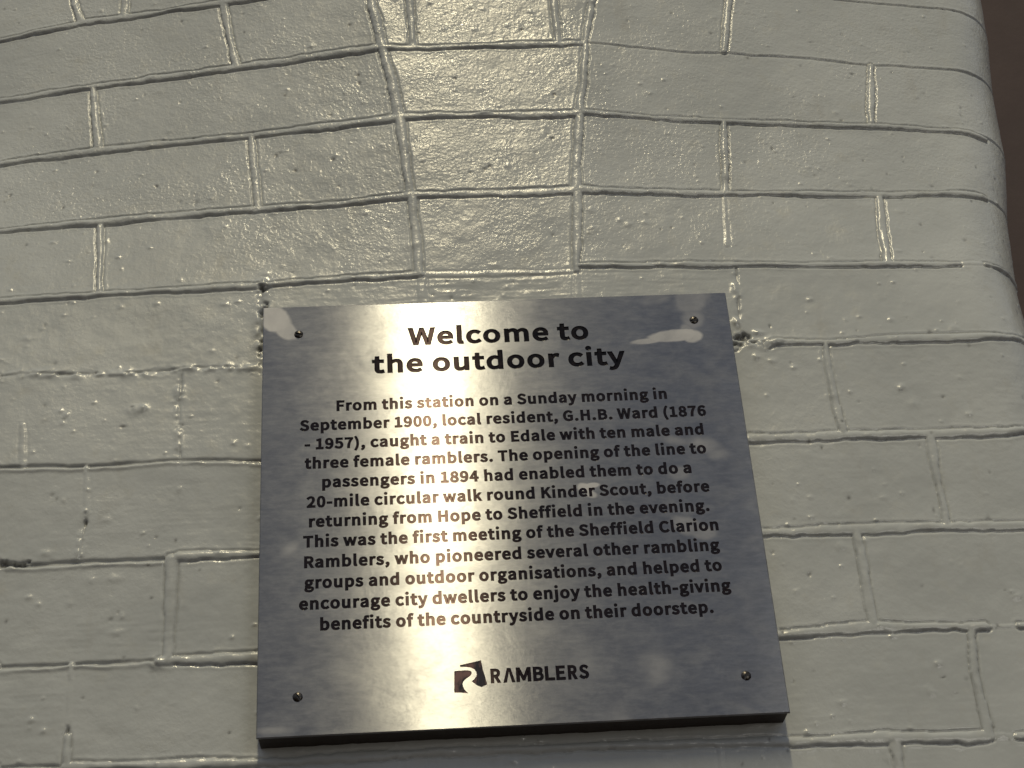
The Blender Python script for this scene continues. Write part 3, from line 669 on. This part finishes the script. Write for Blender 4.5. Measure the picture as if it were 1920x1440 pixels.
'o':(2121,"595 -46 1061 -46 1527 -46 1940 319 1940 949 1940 1583 1527 1950 1061 1950 595 1950 182 1583 182 949 182 319/1390 221 1061 221 732 221 511 511 511 949 511 1387 732 1681 1061 1681 1390 1681 1614 1387 1614 949 1614 511"),
'p':(2171,"322 99 322 -802 430 -802 537 -802 644 -802 644 -587 644 -372 644 -158 641 -47 637 64 634 175 805 32 987 -46 1159 -46 1593 -46 1985 329 1985 980 1985 1569 1719 1950 1229 1950 1008 1950 795 1824 623 1681 621 1681 619 1681 616 1681 606 1754 595 1828 585 1901 497 1901 410 1901 322 1901 322 1000/1422 224 1106 224 980 224 812 273 644 420 644 754 644 1088 644 1422 826 1590 991 1681 1148 1681 1513 1681 1653 1401 1653 977 1653 508"),
'r':(1358,"322 634 322 0 430 0 537 0 644 0 644 407 644 815 644 1222 770 1544 963 1663 1120 1663 1201 1663 1243 1653 1306 1632 1326 1724 1346 1816 1366 1908 1306 1940 1246 1950 1162 1950 952 1950 756 1796 623 1555 621 1555 619 1555 616 1555 606 1670 595 1786 585 1901 497 1901 410 1901 322 1901 322 1268"),
's':(1638,"550 -46 819 -46 1268 -46 1509 210 1509 518 1509 879 1208 992 931 1096 718 1176 522 1246 522 1425 522 1576 634 1702 875 1702 1043 1702 1176 1628 1306 1534 1357 1600 1409 1667 1460 1733 1317 1852 1106 1950 872 1950 455 1950 217 1712 217 1411 217 1085 504 959 770 861 980 784 1204 693 1204 501 1204 336 1082 203 830 203 602 203 434 294 266 431 215 359 163 288 112 217 291 67"),
't':(1320,"515 -46 917 -46 1036 -46 1162 -11 1271 25 1250 105 1229 186 1208 266 1145 238 1061 214 991 214 770 214 697 347 697 578 697 933 697 1287 697 1642 870 1642 1042 1642 1215 1642 1215 1729 1215 1815 1215 1901 1042 1901 870 1901 697 1901 697 2080 697 2258 697 2437 608 2437 519 2437 431 2437 419 2258 407 2080 396 1901 295 1895 195 1890 95 1884 95 1803 95 1723 95 1642 189 1642 284 1642 378 1642 378 1291 378 940 378 588 378 207"),
'u':(2125,"476 -46 879 -46 1138 -46 1327 91 1506 298 1509 298 1513 298 1516 298 1524 198 1532 99 1541 0 1629 0 1718 0 1807 0 1807 634 1807 1268 1807 1901 1701 1901 1594 1901 1488 1901 1488 1452 1488 1003 1488 553 1306 329 1169 231 973 231 721 231 616 382 616 735 616 1124 616 1513 616 1901 509 1901 401 1901 294 1901 294 1500 294 1098 294 697 294 210"),
'v':(1824,"503 634 732 0 857 0 982 0 1106 0 1331 634 1555 1268 1779 1901 1674 1901 1569 1901 1464 1901 1343 1541 1223 1180 1103 819 1047 634 984 441 928 259 922 259 916 259 910 259 854 441 795 634 735 819 616 1180 497 1541 378 1901 267 1901 156 1901 46 1901 274 1268"),
'w':(2808,"447 634 623 0 747 0 871 0 994 0 1084 340 1174 679 1264 1019 1313 1201 1352 1380 1394 1572 1399 1572 1405 1572 1411 1572 1457 1380 1492 1204 1541 1026 1632 684 1723 342 1814 0 1943 0 2073 0 2202 0 2374 634 2546 1268 2717 1901 2614 1901 2512 1901 2409 1901 2317 1535 2225 1168 2132 802 2090 620 2055 448 2017 273 2011 273 2005 273 1999 273 1954 448 1912 620 1866 802 1767 1168 1668 1535 1569 1901 1465 1901 1361 1901 1257 1901 1158 1535 1059 1168 959 802 914 620 872 448 833 273 827 273 822 273 816 273 777 448 742 620 704 802 609 1168 515 1535 420 1901 312 1901 203 1901 95 1901 271 1268"),
'y':(1824,"266 -819 354 -819 732 -819 931 -532 1064 -161 1303 526 1541 1214 1779 1901 1675 1901 1571 1901 1467 1901 1353 1550 1238 1199 1124 847 1075 676 1019 483 970 308 964 308 958 308 952 308 886 487 823 679 763 847 635 1199 507 1550 378 1901 267 1901 156 1901 46 1901 300 1266 554 631 809 -4 795 -51 781 -99 767 -147 686 -382 553 -557 340 -557 287 -557 231 -539 193 -525 172 -610 151 -696 130 -781 189 -805")}
CAP = 2567.0


def glyph_loops(ch):
    """closed outlines of one character, flattened, fill on the left-hand side"""
    adv, data = GLYPHS[ch]
    loops = []
    for c in data.split('/'):
        if not c:
            continue
        v = np.array([int(k) for k in c.split()], float).reshape(-1, 3, 2)
        pts = []
        for k in range(len(v)):
            p0, h0 = v[k][1], v[k][2]
            h1, p1 = v[(k + 1) % len(v)][0], v[(k + 1) % len(v)][1]
            ch_ = p1 - p0
            ln = np.hypot(*ch_) + 1e-9
            dev = max(abs(ch_[0] * (h0 - p0)[1] - ch_[1] * (h0 - p0)[0]), abs(ch_[0] * (h1 - p0)[1] - ch_[1] * (h1 - p0)[0])) / ln
            m = 1 if dev < 6 else 6
            for i in range(m):
                t = i / m
                pts.append((1 - t) ** 3 * p0 + 3 * t * (1 - t) ** 2 * h0 + 3 * t * t * (1 - t) * h1 + t ** 3 * p1)
        q = [pts[0]]
        for a in pts[1:]:
            if np.hypot(*(a - q[-1])) > 4:
                q.append(a)
        if np.hypot(*(q[0] - q[-1])) < 4:
            q.pop()
        loops.append(np.array(q))
    return adv, orient(loops)


def sarea(p):
    x, y = p[:, 0], p[:, 1]
    return 0.5 * np.sum(x * np.roll(y, -1) - y * np.roll(x, -1))


def orient(loops):
    if loops:
        big = max(loops, key=lambda p: abs(sarea(p)))
        if sarea(big) < 0:
            loops = [p[::-1].copy() for p in loops]
    return loops


def grow(p, d):
    e = np.roll(p, -1, 0) - p
    e /= np.linalg.norm(e, axis=1, keepdims=True) + 1e-12
    nrm = np.stack([e[:, 1], -e[:, 0]], 1)
    m = nrm + np.roll(nrm, 1, 0)
    c = np.linalg.norm(m, axis=1, keepdims=True) + 1e-9
    m /= c
    return p + m * d * np.clip(2.0 / c, 1, 1.7)


def gap_ok(A, Bp, d):
    """no outline of glyph A within d of glyph Bp"""
    for p in A:
        for q in Bp:
            if q[:, 0].min() - p[:, 0].max() > d or p[:, 0].min() - q[:, 0].max() > d:
                continue
            pp = np.concatenate([p + (np.roll(p, -1, 0) - p) * f for f in (0, .25, .5, .75)])
            qq = np.concatenate([q + (np.roll(q, -1, 0) - q) * f for f in (0, .25, .5, .75)])
            if ((pp[:, None] - qq[None]) ** 2).sum(-1).min() < d * d:
                return False
    return True


def text_loops(text, x0, x1, base, cap, bold, face=None):
    """loops in mm for a line whose ink runs from x0 to x1"""
    sc = cap / CAP
    track = face is not None
    f = face or 1.0
    for _ in range(6):
        ink, x = [], 0.0
        for ch in text:
            adv, lp = glyph_loops(ch)
            if lp:
                if ch in 'ij':                       # keep the dot clear of its stem
                    lp = [p + np.array([0, 1.25 * bold / sc]) if p[:, 1].min() > 1900 else p for p in lp]
                lp = [grow(p * np.array([sc * f, sc]), bold) + np.array([x, 0]) for p in lp]
                if ink:
                    for _k in range(30):
                        if gap_ok(ink[-1][1], lp, 0.16):
                            break
                        lp = [p + np.array([.06, 0]) for p in lp]
                        x += .06
                ink.append((ch, lp))
            x += adv * sc * f + (1.5 * bold if ch != ' ' else 0.6 * bold)
        lo = min(p[:, 0].min() for p in ink[0][1])
        hi = max(p[:, 0].max() for p in ink[-1][1])
        if track:
            break
        f *= (x1 - x0) / (hi - lo)
    extra = ((x1 - x0) - (hi - lo)) / (len(ink) - 1)
    out = []
    for k, (ch, lp) in enumerate(ink):
        out += [p + np.array([k * extra - lo + x0, base]) for p in lp]
    print('line', text[:14], 'face %.3f' % f, 'extra %.3f' % extra)
    return out


FRONT = -20.06            # mm: the plate's front face; the wall face is y = 0
ALL_RIMS = []


def winding(pt, loops):
    """winding number of the outlines about each point"""
    w = np.zeros(len(pt), int)
    x, y = pt[:, :1], pt[:, 1:]
    for p in loops:
        q = np.roll(p, -1, 0)
        left = (q[:, 0] - p[:, 0]) * (y - p[:, 1]) - (x - p[:, 0]) * (q[:, 1] - p[:, 1])
        up = (p[:, 1] <= y) & (q[:, 1] > y) & (left > 0)
        dn = (p[:, 1] > y) & (q[:, 1] <= y) & (left < 0)
        w += up.sum(1) - dn.sum(1)
    return w


def triangulate(loops):
    vs, es = [], []
    for p in loops:
        b0, n = len(vs), len(p)
        vs += [Vector((float(x), float(y))) for x, y in p]
        es += [(b0 + k, b0 + (k + 1) % n) for k in range(n)]
    r = delaunay_2d_cdt(vs, es, [], 0, 1e-5)
    v = np.array([tuple(a) for a in r[0]])
    f = np.array([tuple(a) for a in r[2] if len(a) == 3])
    return v, f, v[f].mean(1)


def fill_solid(loops):
    """flat triangulation of the inside of nested outlines"""
    v, f, c = triangulate(loops)
    return v, [tuple(int(i) for i in a) for a in f[winding(c, loops) > 0]]


def fill_pierced(outline, groups):
    """flat triangulation of the outline less the inside of every group of outlines"""
    v, f, c = triangulate([outline] + [p for g in groups for p in g])
    keep = np.ones(len(f), bool)
    for g in groups:
        lo = np.min([p.min(0) for p in g], 0)
        hi = np.max([p.max(0) for p in g], 0)
        k = np.where(((c >= lo) & (c <= hi)).all(1))[0]
        if len(k):
            keep[k[winding(c[k], g) > 0]] = False
    return v, [tuple(int(i) for i in a) for a in f[keep]]


def brush_uv(o):
    """UVs whose U runs up the plate, across the brushing"""
    me = o.data
    lay = me.uv_layers.new(name='UVMap')
    co = np.zeros(len(me.vertices) * 3)
    me.vertices.foreach_get('co', co)
    co = co.reshape(-1, 3)
    li = np.zeros(len(me.loops), np.int32)
    me.loops.foreach_get('vertex_index', li)
    lay.data.foreach_set('uv', np.stack([co[li, 2] + .5, .5 - co[li, 0]], 1).reshape(-1))


def engraved(name, loops, parent, mat, inset, depth, flat=False):
    """letters cut into the plate: a sloping wall all round and a sunk, enamelled floor"""
    ALL_RIMS.append(loops)
    V, Fc = [], []
    floors = []
    for p in loops:
        q = grow(p, -inset)
        floors.append(q)
        b = len(V)
        n = len(p)
        V += [(x * 1e-3, FRONT * 1e-3, y * 1e-3) for x, y in p]
        V += [(x * 1e-3, (FRONT + depth) * 1e-3, y * 1e-3) for x, y in q]
        for k in range(n):
            k2 = (k + 1) % n
            Fc.append((b + k, b + k2, b + n + k2, b + n + k))
    fv, ff = fill_solid(floors)
    b = len(V)
    V += [(x * 1e-3, (FRONT + depth) * 1e-3, y * 1e-3) for x, y in fv]
    for t in ff:
        t = list(t)
        (x0, y0), (x1, y1), (x2, y2) = (fv[i] for i in t[:3])
        if (x1 - x0) * (y2 - y0) - (y1 - y0) * (x2 - x0) < 0:
            t.reverse()
        Fc.append(tuple(b + i for i in t))
    o = mesh_obj(name, V, Fc, mat, parent)
    brush_uv(o)
    return o


# ------------------------------------------------------------------ the plaque
PW, PH = 170.0, 162.7            # half width / half height in mm
plaque = bpy.data.objects.new('plaque', None)
COL.objects.link(plaque)
plaque.empty_display_size = 0.05
tag(plaque, 'square brushed steel plaque with black lettering on a dark board, screwed to the pier', 'plaque')

HEAD = [("Welcome to", -65.9, 65.3, 126.5), ("the outdoor city", -92.2, 90.2, 103.9)]
BODY = [("From this station on a Sunday morning in", -117.7, 116.7, 73.7),
        ("September 1900, local resident, G.H.B. Ward (1876", -143.5, 143.1, 58.6),
        ("- 1957), caught a train to Edale with ten male and", -140.0, 139.4, 43.6),
        ("three female ramblers. The opening of the line to", -140.0, 139.4, 28.5),
        ("passengers in 1894 had enabled them to do a", -128.0, 127.2, 13.5),
        ("20-mile circular walk round Kinder Scout, before", -138.8, 138.0, -1.5),
        ("returning from Hope to Sheffield in the evening.", -137.0, 136.1, -16.3),
        ("This was the first meeting of the Sheffield Clarion", -140.9, 140.5, -31.2),
        ("Ramblers, who pioneered several other rambling", -140.2, 139.4, -46.3),
        ("groups and outdoor organisations, and helped to", -140.0, 139.0, -61.3),
        ("encourage city dwellers to enjoy the health-giving", -143.5, 143.2, -76.3),
        ("benefits of the countryside on their doorstep.", -129.7, 129.5, -91.3)]
for t, a, b, z0 in HEAD:
    engraved('heading_line', text_loops(t, a, b, z0, 13.4, 0.90, 1.18), plaque, M_HEAD, 0.6, 0.55)
for t, a, b, z0 in BODY:
    engraved('text_line', text_loops(t, a, b, z0, 7.65, 0.59), plaque, M_INK, 0.26, 0.26)

# the R emblem: two pieces either side of a winding path
EMB1 = [(-43.7, -124.12), (-40.25, -123.86), (-35.66, -123.79), (-33.38, -124.27), (-32.41, -125.35), (-32.58, -126.49),
        (-33.56, -127.83), (-36.52, -129.8), (-38.14, -131.41), (-38.67, -133.01), (-38.47, -134.83), (-37.7, -136.67),
        (-36.63, -138.1), (-35.28, -139.48), (-39.8, -138.9), (-44.34, -138.55)]
EMB2 = [(-39.79, -120.05), (-35.44, -119.29), (-31.37, -118.52), (-26.13, -117.43), (-25.57, -120.94), (-25.06, -124.31),
        (-23.89, -129.22), (-22.9, -134.1), (-26.81, -135.71), (-29.04, -134.7), (-30.96, -133.1), (-32.88, -131.49),
        (-31.28, -130.37), (-29.88, -128.62), (-29.27, -126.84), (-29.63, -125.0), (-30.76, -123.42), (-32.71, -122.23),
        (-35.55, -121.6), (-39.73, -121.4)]
for pts in (EMB1, EMB2):
    engraved('emblem_piece', orient([np.array(pts)]), plaque, M_EMB, 0.3, 0.35)

WORD = [('R', -20.5, -14.0), ('A', -12.5, -4.6), ('M', -4.0, 5.7), ('B', 6.9, 13.9), ('L', 14.6, 21.1), ('E', 21.8, 28.0),
        ('R', 29.5, 35.6), ('S', 36.8, 43.2)]
wl = []
for ch, a, b in WORD:
    if ch == 'A':                                    # drawn without its crossbar
        m, hw = (a + b) / 2, 1.15
        lp = [np.array([(a, 0), (a + 2.3, 0), (m, 7.2), (b - 2.3, 0), (b, 0), (m + hw, 10.0), (m - hw, 10.0)])]
        lp = orient(lp)
    else:
        adv, lp = glyph_loops(ch)
        bold = 0.62
        lo = min(p[:, 0].min() for p in lp)
        hi = max(p[:, 0].max() for p in lp)
        zl = min(p[:, 1].min() for p in lp)
        zh = max(p[:, 1].max() for p in lp)
        sxx = (b - a - 2 * bold) / (hi - lo)
        szz = (10.0 - 2 * bold) / (zh - zl)
        lp = [grow((p - np.array([lo, zl])) * np.array([sxx, szz]), bold) + np.array([a + bold, bold]) for p in lp]
    wl += [p + np.array([0, -133.55]) for p in lp]
engraved('wordmark', wl, plaque, M_INK, 0.3, 0.3)

# the steel plate itself, pierced by the lettering
CH = 0.6
outer = np.array([(-PW + CH, -PH + CH), (PW - CH, -PH + CH), (PW - CH, PH - CH), (-PW + CH, PH - CH)])
pv, pf = fill_pierced(outer, ALL_RIMS)
V = [(x * 1e-3, FRONT * 1e-3, y * 1e-3) for x, y in pv]
Fc = []
for t in pf:
    t = list(t)
    (x0, y0), (x1, y1), (x2, y2) = (pv[i] for i in t[:3])
    if (x1 - x0) * (y2 - y0) - (y1 - y0) * (x2 - x0) < 0:
        t.reverse()
    Fc.append(tuple(t))
b = len(V)
cs = [(-1, -1), (1, -1), (1, 1), (-1, 1)]
V += [(cx * (PW - CH) * 1e-3, FRONT * 1e-3, cz * (PH - CH) * 1e-3) for cx, cz in cs]
V += [(cx * PW * 1e-3, (FRONT + CH) * 1e-3, cz * PH * 1e-3) for cx, cz in cs]
V += [(cx * PW * 1e-3, (FRONT + 1.6) * 1e-3, cz * PH * 1e-3) for cx, cz in cs]
for k in range(4):
    k2 = (k + 1) % 4
    Fc.append((b + k, b + 4 + k, b + 4 + k2, b + k2))
    Fc.append((b + 4 + k, b + 8 + k, b + 8 + k2, b + 4 + k2))
Fc.append((b + 8, b + 11, b + 10, b + 9))
plate = mesh_obj('plate', V, Fc, M_PLATE, plaque)
brush_uv(plate)


# the board behind it
def board():
    x, zb, zt = 168.8, 162.3, 161.0
    y0, y1 = FRONT + 1.6, 1.6
    n = 60
    V, Fc = [], []
    rr = random.Random(3)
    ring = []
    for k in range(n + 1):
        ring.append((-x + 2 * x * k / n, -zb + rr.uniform(-.25, .25)))
    for k in range(n + 1):
        ring.append((x - 2 * x * k / n, zt))
    m = len(ring)
    for y in (y0, y1 - 1.0, y1):
        V += [(a * 1e-3, y * 1e-3, c * 1e-3) for a, c in ring]
    for l in range(2):
        for k in range(m):
            k2 = (k + 1) % m
            Fc.append((l * m + k, (l + 1) * m + k, (l + 1) * m + k2, l * m + k2))
    Fc.append(tuple(range(m)))
    Fc.append(tuple(range(3 * m - 1, 2 * m - 1, -1)))
    return mesh_obj('backing_board', V, Fc, M_BOARD, plaque)


board()


def screw(x, z, turn, r=3.35):
    n, rings = 40, 14
    V, Fc = [], []
    ca, sa = math.cos(turn), math.sin(turn)
    g = 27
    # dome as a height field over a disc, with the slot sunk across it
    idx = {}
    us = sorted(set([round(-1 + 2 * k / (g - 1), 4) for k in range(g)] + [-.23, -.20, .20, .23]))
    for iu, u in enumerate(us):
        for iv in range(g):
            v = -1 + 2 * iv / (g - 1)
            # square grid onto a disc
            du = u * math.sqrt(1 - v * v / 2)
            dv = v * math.sqrt(1 - u * u / 2)
            rad = min(1, math.hypot(du, dv))
            hgt = 1.75 * math.sqrt(max(0, 1 - (0.93 * rad) ** 2)) - 0.62
            if abs(u) <= .201:
                hgt = min(hgt, 0.05)
            if rad > .995:
                hgt = -.2
            px_, pz_ = du * r, dv * r
            idx[iu, iv] = len(V)
            V.append(((px_ * ca - pz_ * sa) * 1e-3, -hgt * 1e-3, (px_ * sa + pz_ * ca) * 1e-3))
    for iu in range(len(us) - 1):
        for iv in range(g - 1):
            Fc.append((idx[iu, iv], idx[iu + 1, iv], idx[iu + 1, iv + 1], idx[iu, iv + 1]))
    o = mesh_obj('screw', V, Fc, M_SCREW, plaque, loc=(x * 1e-3, FRONT * 1e-3, z * 1e-3))
    return o


for x, z, a in ((-144.4, 138.5, 1.35), (143.7, 139.2, -1.0), (-144.1, -136.5, 0.62), (144.9, -136.5, -0.55)):
    screw(x, z, a)
